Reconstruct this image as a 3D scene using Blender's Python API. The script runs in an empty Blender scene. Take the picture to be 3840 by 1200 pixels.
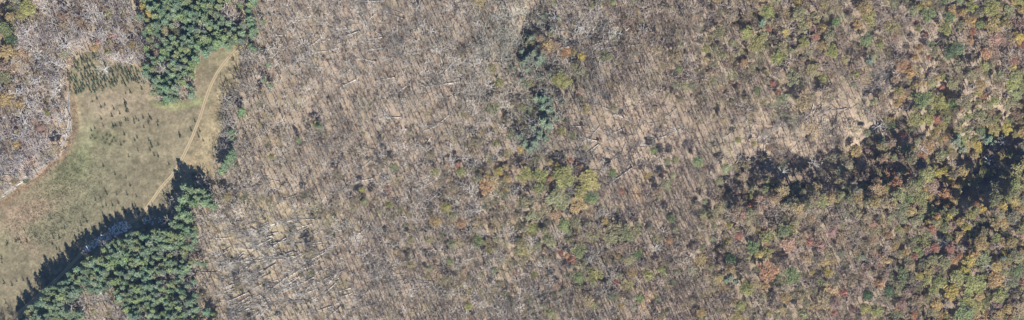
import bpy, math
import numpy as np
from math import pi, radians, sin, cos
R = np.random.RandomState(11)
sc = bpy.context.scene
COL = sc.collection

# ------------------------------------------------------------------ camera, sky, sun, exposure
S = 3.75                                    # photograph pixels per metre on the ground
def W(px, py): return px / S - 512.0, 160.0 - py / S
CAMX, CAMY, CAMH = 75.0, -150.0, 1150.0
cam = bpy.data.objects.new('camera', bpy.data.cameras.new('camera')); COL.objects.link(cam)
cam.location = (CAMX, CAMY, CAMH)
cam.data.sensor_width = 36.0
cam.data.lens = 36.0 * CAMH / 1024.0
cam.data.shift_x = -CAMX / 1024.0
cam.data.shift_y = -CAMY / 1024.0
cam.data.clip_start = 1.0; cam.data.clip_end = 20000.0
sc.camera = cam
SUN_EL = radians(37.0)
SUN_DX, SUN_DY = 0.40, -0.92                # horizontal direction towards the sun
wd = bpy.data.worlds.new('World'); sc.world = wd; wd.use_nodes = True
nt = wd.node_tree; bg = nt.nodes['Background']
sky = nt.nodes.new('ShaderNodeTexSky'); sky.sky_type = 'NISHITA'; sky.sun_disc = False
sky.sun_elevation = SUN_EL; sky.sun_rotation = math.atan2(SUN_DX, SUN_DY)
nt.links.new(sky.outputs[0], bg.inputs[0]); bg.inputs[1].default_value = 0.05
sky.ozone_density = 3.0; sky.dust_density = 0.3
sl = bpy.data.lights.new('sun', 'SUN'); sun = bpy.data.objects.new('sun', sl); COL.objects.link(sun)
sl.energy = 5.0; sl.angle = radians(0.5); sl.color = (1.0, 0.96, 0.89)
from mathutils import Vector
hh = math.hypot(SUN_DX, SUN_DY)
sdir = Vector((SUN_DX / hh * cos(SUN_EL), SUN_DY / hh * cos(SUN_EL), sin(SUN_EL)))
sun.rotation_euler = sdir.to_track_quat('Z', 'Y').to_euler()
sun.location = (0, -300, 600)
sc.view_settings.view_transform = 'Standard'; sc.view_settings.look = 'None'
sc.view_settings.exposure = 0.82; sc.view_settings.gamma = 1.0
sc.view_settings.use_curve_mapping = False

HAZE = 0.000045
# ------------------------------------------------------------------ helpers: layout fields (in photograph pixels)
def poly(s, k=1.0, ox=0, oy=0):
    v = [float(a) for a in s.replace(';', ',').split(',')]
    return np.array([(v[i] / k + ox, v[i + 1] / k + oy) for i in range(0, len(v), 2)])
def inside(P, x, y):
    x = np.asarray(x, float); y = np.asarray(y, float); r = np.zeros(x.shape, bool)
    n = len(P); j = n - 1
    for i in range(n):
        xi, yi = P[i]; xj, yj = P[j]
        if yi != yj:
            r ^= ((yi > y) != (yj > y)) & (x < (xj - xi) * (y - yi) / (yj - yi) + xi)
        j = i
    return r
def seg_dist(P, x, y, closed=False):
    x = np.asarray(x, float); y = np.asarray(y, float)
    best = np.full(x.shape, 1e9); bx = x.copy(); by = y.copy()
    Q = list(P) + ([P[0]] if closed else [])
    for (ax, ay), (cx, cy) in zip(Q[:-1], Q[1:]):
        dx, dy = cx - ax, cy - ay
        t = np.clip(((x - ax) * dx + (y - ay) * dy) / (dx * dx + dy * dy + 1e-9), 0, 1)
        qx, qy = ax + t * dx, ay + t * dy
        d = np.hypot(x - qx, y - qy); m = d < best
        best = np.where(m, d, best); bx = np.where(m, qx, bx); by = np.where(m, qy, by)
    return best, bx, by
_N = [(R.uniform(0, 2 * pi), R.uniform(0, 2 * pi)) for _ in range(24)]
def noise(x, y, wl, seed=0):
    """smooth value noise, 0..1, wavelength wl"""
    x = np.asarray(x, float) / wl + seed * 17.3; y = np.asarray(y, float) / wl + seed * 7.7
    xi = np.floor(x); yi = np.floor(y); fx = x - xi; fy = y - yi
    fx = fx * fx * (3 - 2 * fx); fy = fy * fy * (3 - 2 * fy)
    def h(a, b):
        v = np.sin(a * 127.1 + b * 311.7 + seed * 74.7) * 43758.5453
        return v - np.floor(v)
    return (h(xi, yi) * (1 - fx) + h(xi + 1, yi) * fx) * (1 - fy) + (h(xi, yi + 1) * (1 - fx) + h(xi + 1, yi + 1) * fx) * fy
def grid_val(rows, x, y):
    G = np.array([[int(c) for c in r] for r in rows], float)
    u = np.clip(np.asarray(x, float) / 120 - .5, 0, 30.999); v = np.clip(np.asarray(y, float) / 120 - .5, 0, 8.999)
    i = np.floor(u).astype(int); j = np.floor(v).astype(int); a = u - i; b = v - j
    return (G[j, i] * (1 - a) + G[j, i + 1] * a) * (1 - b) + (G[j + 1, i] * (1 - a) + G[j + 1, i + 1] * a) * b

DENS = ["99999999555566678777778888877788",
        "99999999555566778877778888877778",
        "99999998555566777777777777766677",
        "99900098555565777766666666555688",
        "99000009555555677755556555455889",
        "99000009555566678865566567889999",
        "90000999556666777877667888989999",
        "00099955555666778877778888888999",
        "00999955555667777777777777888999",
        "99999955555667777777777777788999"]
LEAF = ["61111110000000011222334545623445",
        "51112220000000012211235666633445",
        "71112211000000122122224434433456",
        "41000011100000134112223222124645",
        "11000001110000232111121112356556",
        "11000001101112566411112444566667",
        "11000011112222357632224554568888",
        "11000001111123377663335543458876",
        "11110001111112345443344444467776",
        "11111111111111223223344554457776"]
HUE = ["gbbbyggkkkkkkkggbkkkkkkyyykkkkky",
       "yobbkggkkkkkkkggokkkkkygybrkrgor",
       "ybbbkggkkkkkkkkkgkkkkkkkyrkkokyy",
       "yokkkkkkgkkbkkygggkkkkkkgkkkkgkk",
       "ykkkkkkkkgkkkkkgggkkkkkkbkkkryyy",
       "kkkkkkkkkkkbkkbyyyogkkkkgkkyokyy",
       "kkkkkkkkkkkgkkkkgyokkkkrkkgykyyy",
       "kkkkkkkkkkkkkgogygykkkggrrrokryy",
       "kkkkkkkkkkkkkkygkgrgkkykgykrkyyy",
       "kkkkkkkkkkkkkkyykkkggkyykyrkbyyo"]
HB = {'g': .2, 'Y': .15, 'y': .25, 'O': .35, 'o': .4, 'r': .4, 'p': .4, 'b': .35, 'k': .2, 'd': .1, 't': 0}
MIX = {'g': 'gggYYkyd', 'y': 'yOYYkkOb', 'k': 'kkkYkgbO', 'r': 'rpbbbkOk', 'b': 'bbokkbkb', 'o': 'oObYbkOk'}
PAL = {'g': (.195, .245, .105), 'Y': (.30, .295, .115), 'y': (.47, .39, .105), 'O': (.42, .315, .135), 'o': (.47, .27, .135),
       'r': (.42, .175, .125), 'p': (.42, .265, .22), 'b': (.31, .225, .165), 'k': (.275, .262, .145), 'd': (.10, .155, .075),
       't': (.10, .18, .12)}
FIELD = poly("-40,760;0,745;55,712;100,690;150,655;185,620;225,590;250,545;262,500;272,450;266,395;262,350;262,300;268,245;300,215;325,195;370,198;400,225;430,240;470,235;520,250;556,290;560,330;575,372;600,382;660,388;705,372;728,330;735,240;760,205;800,195;860,172;905,150;932,145;912,205;905,270;900,330;880,375;852,395;850,450;858,500;845,540;820,585;812,630;790,665;760,690;740,720;655,760;655,820;640,850;600,860;500,875;400,915;330,970;270,1020;235,1060;170,1090;130,1130;80,1180;60,1240;-40,1240")
PLANT = poly("75,440;100,700;400,690;620,650;790,600;830,560;930,590;1090,580;1240,530;1250,420;1150,400;1140,280;1040,290;860,260;720,300;680,400;520,400;500,330;450,220;560,200;590,180;540,90;460,80;440,180;330,170;310,90;210,100;220,160;140,200;110,300", 4.025, 240, 180)
GROVE = poly("515,-30;525,100;548,230;548,330;570,372;600,384;650,384;700,362;722,330;733,250;742,212;790,192;872,172;905,150;975,135;965,95;945,40;955,-30;925,-30;915,20;905,105;872,110;850,40;850,-30")
STAND = poly("30,1230;62,1165;112,1145;118,1100;185,1064;215,1058;248,1046;268,1012;295,965;352,938;422,912;452,882;520,862;600,862;642,868;660,850;700,830;722,860;712,910;690,950;742,990;722,1020;760,1060;790,1110;800,1160;830,1230")
HOLE = poly("262,1115;300,1180;330,1230;500,1230;478,1150;450,1110;380,1095;335,1085")
TRACK = poly("930,158;905,172;875,194;848,224;825,254;808,283;793,312;783,338;772,370;763,400;752,438;738,474;725,508;709,544;692,580;674,614;659,643;636,670;609,698;591,722;574,748;556,772;540,797;520,818;480,842;430,862;380,890;330,930;285,975;245,1018;205,1058;160,1095;100,1148;55,1187;10,1225")
SPUR = poly("575,385;620,398;665,400;710,392;745,384;772,372")
FAINT = poly("370,465;420,448;480,436;540,430;575,432")
STREAM = poly("-40,765;0,743;30,723;55,698;99,671;144,634;174,599;214,574;233,544;248,504;263,465;258,430;257,385;258,345")
# shaded hollows: x, y, rx, ry, depth
DIPS = [(2890, 640, 75, 42, 12), (2990, 680, 75, 42, 12), (3090, 650, 70, 48, 13), (3255, 650, 75, 42, 14), (3345, 640, 45, 40, 12), (3370, 500, 70, 32, 11), (3535, 605, 52, 80, 17),
        (3600, 700, 80, 50, 18), (3690, 575, 95, 48, 17), (3720, 645, 60, 60, 17), (3550, 765, 55, 35, 13), (3815, 555, 50, 60, 14), (3450, 600, 30, 30, 6),
        (2018, 70, 24, 50, 6), (1995, 120, 24, 40, 6), (1975, 170, 20, 45, 6), (2040, 110, 26, 30, 5), (15, 60, 28, 45, 9), (20, 168, 18, 20, 5), (2290, 150, 90, 40, 3),
        (2790, 715, 60, 35, 9), (2730, 965, 45, 25, 6), (3560, 870, 30, 22, 8), (3660, 860, 28, 22, 8)]
def dipv(px, py, k=1.0, north=2.0):
    v = np.zeros(np.shape(px))
    for x, y, rx, ry, d in DIPS:
        q = ((px - x) / (rx * k)) ** 2 + ((py - y) / (np.where(py < y, ry * north, ry) * k)) ** 2
        v = np.maximum(v, d * 1.4 * np.exp(-q ** 1.5 * .7))
    return v
def zat(X, Y):
    X = np.asarray(X, float); Y = np.asarray(Y, float)
    px = (X + 512) * S; py = (160 - Y) * S
    z = 1.2 * np.sin(X / 47 + 1) * np.cos(Y / 39) + .8 * np.sin(X / 29 - Y / 33)
    return z - dipv(px, py, 1.15, 3.2)

# ------------------------------------------------------------------ helpers: geometry
class Geo:
    def __init__(s): s.v = []; s.t = []; s.c = []; s.n = 0
    def add(s, v, t, c):
        v = np.asarray(v, float).reshape(-1, 3); t = np.asarray(t, int).reshape(-1, 3)
        c = np.broadcast_to(np.asarray(c, float), (len(v), 3))
        s.v.append(v); s.t.append(t + s.n); s.c.append(c); s.n += len(v)
    def get(s): return np.concatenate(s.v), np.concatenate(s.t), np.concatenate(s.c)
def frame(d):
    d = d / (np.linalg.norm(d) + 1e-9)
    a = np.array([0, 0, 1.]) if abs(d[2]) < .9 else np.array([1., 0, 0])
    u = np.cross(d, a); u /= np.linalg.norm(u)
    return d, u, np.cross(d, u)
def tube(g, pts, rad, n=4, c=(1, 1, 1)):
    pts = np.asarray(pts, float); V = []
    for i, p in enumerate(pts):
        d = pts[min(i + 1, len(pts) - 1)] - pts[max(i - 1, 0)]
        _, u, w = frame(d)
        for k in range(n):
            a = 2 * pi * k / n
            V.append(p + rad[i] * (cos(a) * u + sin(a) * w))
    T = []
    for i in range(len(pts) - 1):
        for k in range(n):
            a = i * n + k; b = i * n + (k + 1) % n
            T += [(a, b, b + n), (a, b + n, a + n)]
    T += [((len(pts) - 1) * n, (len(pts) - 1) * n + 1, (len(pts) - 1) * n + 2)]
    if n > 3: T += [((len(pts) - 1) * n, (len(pts) - 1) * n + 2, (len(pts) - 1) * n + 3)]
    g.add(V, T, c)
def slivers(g, P, D, w, c):
    """thin triangles from P along D, width w"""
    P = np.asarray(P); D = np.asarray(D); n = len(P)
    r = R.normal(size=(n, 3)); u = np.cross(D, r); u /= np.linalg.norm(u, axis=1)[:, None] + 1e-9
    w = np.broadcast_to(w, (n,))[:, None]
    V = np.stack([P - u * w / 2, P + u * w / 2, P + D], 1).reshape(-1, 3)
    c = np.broadcast_to(np.asarray(c, float), (n, 3)) if np.ndim(c) < 2 else c
    g.add(V, np.arange(3 * n).reshape(n, 3), np.repeat(c, 3, 0))
def leaves(g, P, size, c, up=0.0):
    """leaf sprays: one irregular triangle each, round P; up biases them to lie flat"""
    n = len(P); N = R.normal(size=(n, 3)); N[:, 2] = np.abs(N[:, 2]) + up
    N /= np.linalg.norm(N, axis=1)[:, None]
    a = np.cross(N, R.normal(size=(n, 3))); a /= np.linalg.norm(a, axis=1)[:, None]; b = np.cross(N, a)
    s = np.broadcast_to(size, (n,))[:, None] * R.uniform(.7, 1.3, (n, 1))
    V = np.stack([P + a * s * .6, P - a * s * .35 + b * s * .5, P - a * s * .35 - b * s * .5], 1).reshape(-1, 3)
    g.add(V, np.arange(3 * n).reshape(n, 3), np.repeat(c, 3, 0))

def mesh_of(name, v, t, c, mats, mi=None):
    me = bpy.data.meshes.new(name)
    me.vertices.add(len(v)); me.vertices.foreach_set('co', np.ascontiguousarray(v, dtype=np.float32).ravel())
    me.loops.add(len(t) * 3); me.loops.foreach_set('vertex_index', np.ascontiguousarray(t, dtype=np.int32).ravel())
    me.polygons.add(len(t)); me.polygons.foreach_set('loop_start', np.arange(len(t), dtype=np.int32) * 3)
    me.polygons.foreach_set('loop_total', np.full(len(t), 3, dtype=np.int32))
    for m in mats: me.materials.append(m)
    if mi is not None: me.polygons.foreach_set('material_index', np.ascontiguousarray(mi, dtype=np.int32))
    me.update(calc_edges=True)
    ca = me.color_attributes.new('tint', 'FLOAT_COLOR', 'POINT')
    cc = np.ones((len(v), 4), np.float32); cc[:, :3] = c
    ca.data.foreach_set('color', cc.ravel())
    return me

# ------------------------------------------------------------------ materials
def mat(name, rough=.9, translucent=0.0, nscale=None, namp=.25, bump=0.0, spec=.15, gscale=None):
    m = bpy.data.materials.new(name); m.use_nodes = True; N = m.node_tree.nodes; L = m.node_tree.links
    p = N['Principled BSDF']; out = N['Material Output']
    p.inputs['Roughness'].default_value = rough; p.inputs['Specular IOR Level'].default_value = spec
    at = N.new('ShaderNodeAttribute'); at.attribute_name = 'tint'
    oi = N.new('ShaderNodeObjectInfo')
    mx = N.new('ShaderNodeMix'); mx.data_type = 'RGBA'; mx.blend_type = 'MULTIPLY'; mx.inputs[0].default_value = 1
    L.new(at.outputs['Color'], mx.inputs[6]); L.new(oi.outputs['Color'], mx.inputs[7])
    col = mx.outputs[2]
    if nscale:
        geo = N.new('ShaderNodeNewGeometry')
        for k, (sc_, am) in enumerate(((nscale, namp),) + (((gscale, namp * .8),) if gscale else ())):
            no = N.new('ShaderNodeTexNoise'); no.inputs['Scale'].default_value = sc_; no.inputs['Detail'].default_value = 5
            no.inputs['Roughness'].default_value = .7
            L.new(geo.outputs['Position'], no.inputs['Vector'])
            mr = N.new('ShaderNodeMapRange'); mr.inputs[1].default_value = .3; mr.inputs[2].default_value = .7
            mr.inputs[3].default_value = 1 - am; mr.inputs[4].default_value = 1 + am
            L.new(no.outputs['Fac'], mr.inputs[0])
            m2 = N.new('ShaderNodeVectorMath'); m2.operation = 'SCALE'
            L.new(col, m2.inputs[0]); L.new(mr.outputs[0], m2.inputs['Scale'])
            col = m2.outputs[0]
            if bump and k == 0:
                bp = N.new('ShaderNodeBump'); bp.inputs['Strength'].default_value = bump; bp.inputs['Distance'].default_value = .3
                L.new(no.outputs['Fac'], bp.inputs['Height']); L.new(bp.outputs[0], p.inputs['Normal'])
    L.new(col, p.inputs['Base Color'])
    if translucent:
        tr = N.new('ShaderNodeBsdfTranslucent'); ms = N.new('ShaderNodeMixShader'); ms.inputs[0].default_value = translucent
        L.new(col, tr.inputs['Color']); L.new(p.outputs[0], ms.inputs[1]); L.new(tr.outputs[0], ms.inputs[2]); L.new(ms.outputs[0], out.inputs['Surface'])
    return m
M_BARK = mat('bark', .9)
M_LEAF = mat('leaf', .75, .42)
M_NEEDLE = mat('needle', .7, .25, spec=.25)
M_LITTER = mat('leaf_litter', .95, 0, .55, .30, .6, .1, 2.2)
M_GRASS = mat('dry_grass', .95, 0, .45, .30, .8, .1, .10)
M_DIRT = mat('track_dirt', .95, 0, 1.2, .12, .3)
M_STONE = mat('stream_stone', .8, 0, 1.4, .35, .5)
M_SOIL = mat('soil', .95, 0, 2.0, .3)
M_FROST = mat('frost', .6, 0, 3.0, .1)

# ------------------------------------------------------------------ ground
def lerp(a, b, w):
    return a * (1 - w[..., None]) + np.asarray(b) * w[..., None]
def blob(px, py, x, y, rx, ry, ang=0):
    a = radians(ang); dx = px - x; dy = py - y
    u = (dx * cos(a) + dy * sin(a)) / rx; v = (-dx * sin(a) + dy * cos(a)) / ry
    return np.exp(-(u * u + v * v) * .9)
def ground_col(px, py):
    c = np.zeros(px.shape + (3,)) + np.array((.345, .268, .196))
    n1 = noise(px, py, 60, 1); n2 = noise(px, py, 22, 2); n3 = noise(px, py, 9, 3); n4 = noise(px, py, 140, 4)
    c = lerp(c, (.37, .295, .195), np.clip((1300 - px) / 500, 0, 1) * .7)
    c = lerp(c, (.39, .295, .215), np.clip(blob(px, py, 2360, 560, 200, 140) + blob(px, py, 3150, 400, 280, 60, -12) + blob(px, py, 3320, 230, 90, 80), 0, 1) * .55)
    c = lerp(c, (.40, .27, .21), np.clip(blob(px, py, 90, 560, 150, 130), 0, 1) * .8)
    c = lerp(c, (.44, .36, .22), np.clip(blob(px, py, 950, 900, 220, 140) + blob(px, py, 1150, 820, 200, 60), 0, 1) * .6)
    c = lerp(c, (.30, .235, .17), np.clip(blob(px, py, 3500, 800, 500, 500), 0, 1) * .6)
    c = lerp(c, (.58, .37, .20), np.clip(blob(px, py, 2425, 1130, 24, 45, 25) + blob(px, py, 2395, 735, 20, 30), 0, 1))
    c = lerp(c, (.21, .155, .115), np.clip((n2 - .5) * 2.2, 0, .8))
    c = lerp(c, (.25, .23, .14), np.clip((n1 - .62) * 1.4, 0, .5))
    c = lerp(c, (.43, .33, .24), np.clip((n3 - .6) * 1.5, 0, .5))
    c = c * (.88 + .24 * n4)[..., None]
    far = (px < -200) | (px > 4040) | (py < -180) | (py > 1380)
    return np.where(far[..., None], np.array((.29, .235, .175)), c)
def axis(a, b, st, far):
    core = list(np.arange(a, b + st / 2, st)); lo = []; hi = []
    x = a; d = st * 2
    while x > -far: x -= d; lo.append(x); d *= 1.7
    x = core[-1]; d = st * 2
    while x < far: x += d; hi.append(x); d *= 1.7
    return np.array(lo[::-1] + core + hi)
def sheet(name, xs, ys, colf, m, dz=0.0, keep=None, snap=None):
    X, Y = np.meshgrid(xs, ys); sh = X.shape
    idx = np.arange(X.size).reshape(sh)
    q = np.stack([idx[:-1, :-1], idx[:-1, 1:], idx[1:, 1:], idx[1:, :-1]], -1).reshape(-1, 4)
    x = X.ravel(); y = Y.ravel()
    if keep is not None:
        k = keep((x + 512) * S, (160 - y) * S)
        q = q[k[q].sum(1) >= 1]
        d, bx, by = seg_dist(snap, (x + 512) * S, (160 - y) * S, True)
        mv = ~k
        x = np.where(mv, bx / S - 512, x); y = np.where(mv, 160 - by / S, y)
    u, inv = np.unique(q, return_inverse=True); q = inv.reshape(-1, 4)
    x = x[u]; y = y[u]; z = zat(x, y) + dz
    t = np.concatenate([q[:, [0, 1, 2]], q[:, [0, 2, 3]]])
    me = mesh_of(name, np.stack([x, y, z], 1), t, colf((x + 512) * S, (160 - y) * S), [m])
    o = bpy.data.objects.new(name, me); COL.objects.link(o); return o
g = sheet('ground', axis(-560, 560, 2, 6000), axis(-205, 205, 2, 6000), ground_col, M_LITTER)
g['kind'] = 'structure'

def field_col(px, py):
    c = np.zeros(px.shape + (3,)) + np.array((.225, .190, .120))
    d, _, _ = seg_dist(TRACK, px, py); ds, _, _ = seg_dist(STREAM, px, py); dp, _, _ = seg_dist(SPUR, px, py)
    n1 = noise(px, py, 50, 5); n2 = noise(px, py, 16, 6); n3 = noise(px, py, 7, 7); n4 = noise(px, py, 90, 8)
    right = np.clip((px - (760 - (py - 400) * .42) - 10) / 30, 0, 1) * (py < 800)
    c = lerp(c, (.345, .275, .165), right * .8)
    c = lerp(c, (.275, .215, .150), np.clip(blob(px, py, 410, 400, 190, 60, -5) + blob(px, py, 690, 300, 50, 100), 0, 1) * .75)
    c = lerp(c, (.190, .178, .108), np.clip(blob(px, py, 330, 700, 110, 190, 25) + blob(px, py, 130, 870, 160, 50, -20), 0, 1) * .8)
    c = lerp(c, (.235, .222, .130), np.clip(blob(px, py, 315, 560, 22, 130, 12) + blob(px, py, 290, 390, 15, 120) + blob(px, py, 870, 185, 60, 20, -25), 0, 1) * .8)
    c = lerp(c, (.14, .15, .075), np.clip(blob(px, py, 300, 590, 45, 50) + blob(px, py, 250, 655, 70, 40, -40) + blob(px, py, 405, 522, 36, 28) + blob(px, py, 350, 515, 20, 20) + blob(px, py, 170, 730, 100, 25, -35), 0, 1) * (.35 + .65 * n2))
    c = lerp(c, (.31, .205, .135), np.exp(-((ds - 24) / 10.) ** 2) * .75 * np.clip(n2 * 1.6, 0, 1))
    c = lerp(c, (.33, .235, .165), np.clip(blob(px, py, 120, 780, 110, 40, -30) + blob(px, py, 60, 800, 60, 30) + blob(px, py, 90, 900, 60, 25, 50), 0, 1) * .6)
    c = lerp(c, (.27, .30, .13), np.exp(-((dp) / 11.) ** 2) * .7)
    c = lerp(c, (.40, .31, .19), blob(px, py, 292, 410, 10, 40) * .8)
    c = lerp(c, (.42, .31, .17), np.clip(blob(px, py, 730, 620, 40, 30), 0, 1) * .7 * (np.sin(py * .85) > 0))
    c = lerp(c, (.33, .25, .14), np.exp(-(d / 9.) ** 2) * .4)
    c = c * (.70 + .28 * n1 + .40 * n3)[..., None]
    c = lerp(c, (.13, .12, .07), np.clip((n2 - .6) * 2.0, 0, .6))
    return c * (.92 + .16 * n4)[..., None]
f = sheet('field', np.arange(-525, -250, 1.5), np.arange(-175, 125, 1.5), field_col, M_GRASS, .06, lambda x, y: inside(FIELD, x, y), FIELD)
f['kind'] = 'structure'

def ribbon(name, P, offs, cols, m, dz, seed=0, wob=0):
    """a strip of road along P (photo px): offs in metres across, colours per strip line"""
    Q = []
    for (a, b), (c, d) in zip(P[:-1], P[1:]):
        n = max(2, int(math.hypot(c - a, d - b) / 6))
        for i in range(n): Q.append((a + (c - a) * i / n, b + (d - b) * i / n))
    Q.append(tuple(P[-1])); Q = np.array(Q)
    for _ in range(6): Q[1:-1] = (Q[:-2] + Q[1:-1] * 2 + Q[2:]) / 4
    X, Y = W(Q[:, 0], Q[:, 1]); tx = np.gradient(X); ty = np.gradient(Y); l = np.hypot(tx, ty); nx, ny = -ty / l, tx / l
    V = []; C = []; k = len(offs)
    for i in range(len(X)):
        for j, o_ in enumerate(offs):
            w_ = o_ * (1 + wob * (noise(i * 1.0, j * 3.0, 4, seed) - .5)) if wob else o_
            x = X[i] + nx[i] * w_; y = Y[i] + ny[i] * w_
            V.append((x, y, zat(x, y) + dz)); C.append(np.array(cols[j]) * (.85 + .3 * noise(i * 2.0, j * 5.0, 3, seed + 1)))
    T = []
    for i in range(len(X) - 1):
        for j in range(k - 1):
            a = i * k + j; T += [(a, a + k, a + k + 1), (a, a + k + 1, a + 1)]
    o = bpy.data.objects.new(name, mesh_of(name, V, T, np.array(C), [m])); COL.objects.link(o); o['kind'] = 'structure'
    return o
ru = (.46, .355, .23); mid = (.28, .235, .14); ed = (.30, .26, .155)
ribbon('dirt_track', TRACK, [-1.5, -1.2, -.55, -.3, .3, .55, 1.2, 1.5], [ed, ru, ru, mid, mid, ru, ru, ed], M_DIRT, .11, 3)
fa = (.23, .19, .12)
ribbon('faint_path', FAINT, [-.9, -.4, .4, .9], [(.27, .24, .145), fa, fa, (.27, .24, .145)], M_DIRT, .10, 5)
gs = (.38, .35, .32)
ribbon('stream', STREAM, [-1.7, -.9, -.3, .3, .9, 1.9], [(.20, .17, .14), gs, (.16, .15, .15), (.30, .29, .28), gs, (.36, .29, .22)], M_STONE, .14, 7, .8)

# ------------------------------------------------------------------ prototypes of trees (trunk and crown geometry)
def rc(n, lo, hi):
    return np.repeat(R.uniform(lo, hi, (n, 1)), 3, 1)
def proto_bare(h=16., r=3.6, nl=8, twig=115, bark=(1, 1, 1)):
    T, C = Geo(), Geo()
    lx, ly = R.uniform(-.5, .5, 2)
    top = np.array([lx, ly, h * .86])
    tube(T, [(0, 0, -1.2), (lx * .3, ly * .3, h * .35), (lx * .7, ly * .7, h * .62), top], [.38, .31, .22, .07], 4)
    P, D = [], []
    for i in range(nl):
        t = R.uniform(.45, .85); a = 2 * pi * (i + R.uniform(-.3, .3)) / nl * 1.0
        b = np.array([lx * t, ly * t, h * t]); ln = r * R.uniform(.75, 1.1) * (1.25 - .35 * (t - .45) / .4)
        e = b + np.array([cos(a) * ln, sin(a) * ln, ln * R.uniform(.55, 1.1)])
        m = (b + e) / 2 + np.array([cos(a), sin(a), -.5]) * ln * .08
        tube(C, [b, m, e], [.17, .12, .04], 3)
        for s in np.linspace(.3, 1, 4):
            p = (b + (m - b) * s * 2) if s < .5 else (m + (e - m) * (s - .5) * 2)
            d = (e - b) / np.linalg.norm(e - b) + R.normal(size=3) * .55; d[2] = abs(d[2]) * .8
            d = d / np.linalg.norm(d) * ln * R.uniform(.3, .5)
            P.append(p); D.append(d)
    P, D = np.array(P), np.array(D)
    slivers(C, P, D, .17, rc(len(P), .85, 1.1))
    k = R.randint(0, len(P), twig); s = R.uniform(.15, 1, (twig, 1))
    d = D[k] / np.linalg.norm(D[k], axis=1)[:, None] + R.normal(size=(twig, 3)) * .7; d[:, 2] = np.abs(d[:, 2]) * .7
    d = d / np.linalg.norm(d, axis=1)[:, None] * R.uniform(.7, 1.7, (twig, 1))
    slivers(C, P[k] + D[k] * s, d, R.uniform(.09, .19, twig), rc(twig, .75, 1.15))
    return T.get(), C.get()
def proto_broad(h=15., r=5., nlobe=10, nleaf=620, size=.62, spread=1.0):
    T, C = Geo(), Geo()
    tube(T, [(0, 0, -1.2), (R.uniform(-.3, .3), R.uniform(-.3, .3), h * .4), (R.uniform(-.5, .5), R.uniform(-.5, .5), h * .8)], [.33, .24, .10], 4)
    cen = []
    for i in range(nlobe):
        a = i * 2.4 + R.uniform(-.4, .4); q = math.sqrt((i + .3) / nlobe) * r * .74
        rl = r * R.uniform(.26, .42)
        cen.append((cos(a) * q * R.uniform(.85, 1.15), sin(a) * q * R.uniform(.85, 1.15), h - rl - (q / r) ** 2 * r * .75 * R.uniform(.6, 1.3), rl, R.uniform(.78, 1.2)))
        p = cen[-1]
        tube(T, [(0, 0, h * R.uniform(.35, .55)), (p[0] * .55, p[1] * .55, p[2] * .85), (p[0], p[1], p[2])], [.13, .08, .03], 3)
    cen = np.array(cen); k = R.choice(len(cen), nleaf, p=cen[:, 3] ** 2 / (cen[:, 3] ** 2).sum())
    d = R.normal(size=(nleaf, 3)); d[:, 2] = d[:, 2] * .7 + .35; d /= np.linalg.norm(d, axis=1)[:, None]
    cl = R.normal(size=(nleaf // 7 + 1, 3)); cl[:, 2] = cl[:, 2] * .7 + .35; cl /= np.linalg.norm(cl, axis=1)[:, None]
    ci = R.randint(0, len(cl), nleaf); d = d * .35 + cl[ci] * .8
    rad = cen[k, 3][:, None] * R.uniform(.72, 1.12, (nleaf, 1)) * spread
    P = cen[k, :3] + d * rad * np.array([1, 1, .8])
    ct = R.uniform(.82, 1.18, len(cl))[ci]
    c = (cen[k, 4] * ct * R.uniform(.85, 1.15, nleaf))[:, None] * np.ones((1, 3))
    c[:, 0] *= R.uniform(.9, 1.12, nleaf); c[:, 2] *= R.uniform(.8, 1.2, nleaf)
    leaves(C, P, size, c, .7)
    return T.get(), C.get()
def proto_half():
    """a thinning autumn crown: bare twigs with a sprinkling of leaves"""
    T, (v, t, c) = proto_bare(15, 4.2, 8, 70)
    C = Geo(); C.add(v, t, np.tile((.95, .95, .95), (len(v), 1)))
    n = 210; i = R.randint(len(v) // 3, len(v), n)
    P = v[i] + R.normal(size=(n, 3)) * .35
    return T, C.get(), (P, n)
def proto_pine(h=20., r=3.2, lay=8):
    T, C = Geo(), Geo()
    tube(T, [(0, 0, -1.2), (0, 0, h * .5), (0, 0, h * .97)], [.32, .22, .04], 5)
    for L_ in range(lay):
        f_ = L_ / (lay - 1.); z = h * (.42 + .56 * f_); rl = r * (1.1 - .88 * f_ ** 2.0) * (.8 if L_ == 0 else 1)
        nb = 6 if L_ < lay - 2 else 4; a0 = R.uniform(0, 2 * pi)
        for b in range(nb):
            a = a0 + 2 * pi * b / nb + R.uniform(-.35, .35); ln = rl * R.uniform(.65, 1.15); up = .10 + .5 * f_
            e = np.array([cos(a) * ln, sin(a) * ln, z + ln * up])
            slivers(C, np.array([[0, 0, z]]), np.array([e - (0, 0, z)]), .14, np.array([[.6, .5, .4]]))
            for s in ((.55, 1.0) if ln > 1.4 else (.9,)):
                cc = np.array([0, 0, z]) * (1 - s) + e * s; n = 15
                d = R.normal(size=(n, 3)) * np.array([.42, .42, .20]); tone = R.uniform(.72, 1.3)
                c = rc(n, .85, 1.15) * tone * np.array([1.0 + .15 * (tone - 1), 1, 1])
                leaves(C, cc + d, .72, c, .9)
    leaves(C, np.array([0, 0, h]) + R.normal(size=(12, 3)) * .35, .6, rc(12, .9, 1.3), .6)
    return T.get(), C.get()
def proto_sapling():
    T, C = Geo(), Geo(); h = 3.2
    tube(T, [(0, 0, -.4), (0, 0, h * .95)], [.07, .02], 3)
    n = 90; f_ = R.uniform(0, 1, n) ** 1.3; a = R.uniform(0, 2 * pi, n); rr = .95 * (1 - f_) * R.uniform(.6, 1.05, n) + .04
    leaves(C, np.stack([cos_(a) * rr, sin_(a) * rr, .25 + f_ * (h - .25)], 1), .42, rc(n, .7, 1.25), .2)
    return T.get(), C.get()
cos_, sin_ = np.cos, np.sin
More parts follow.
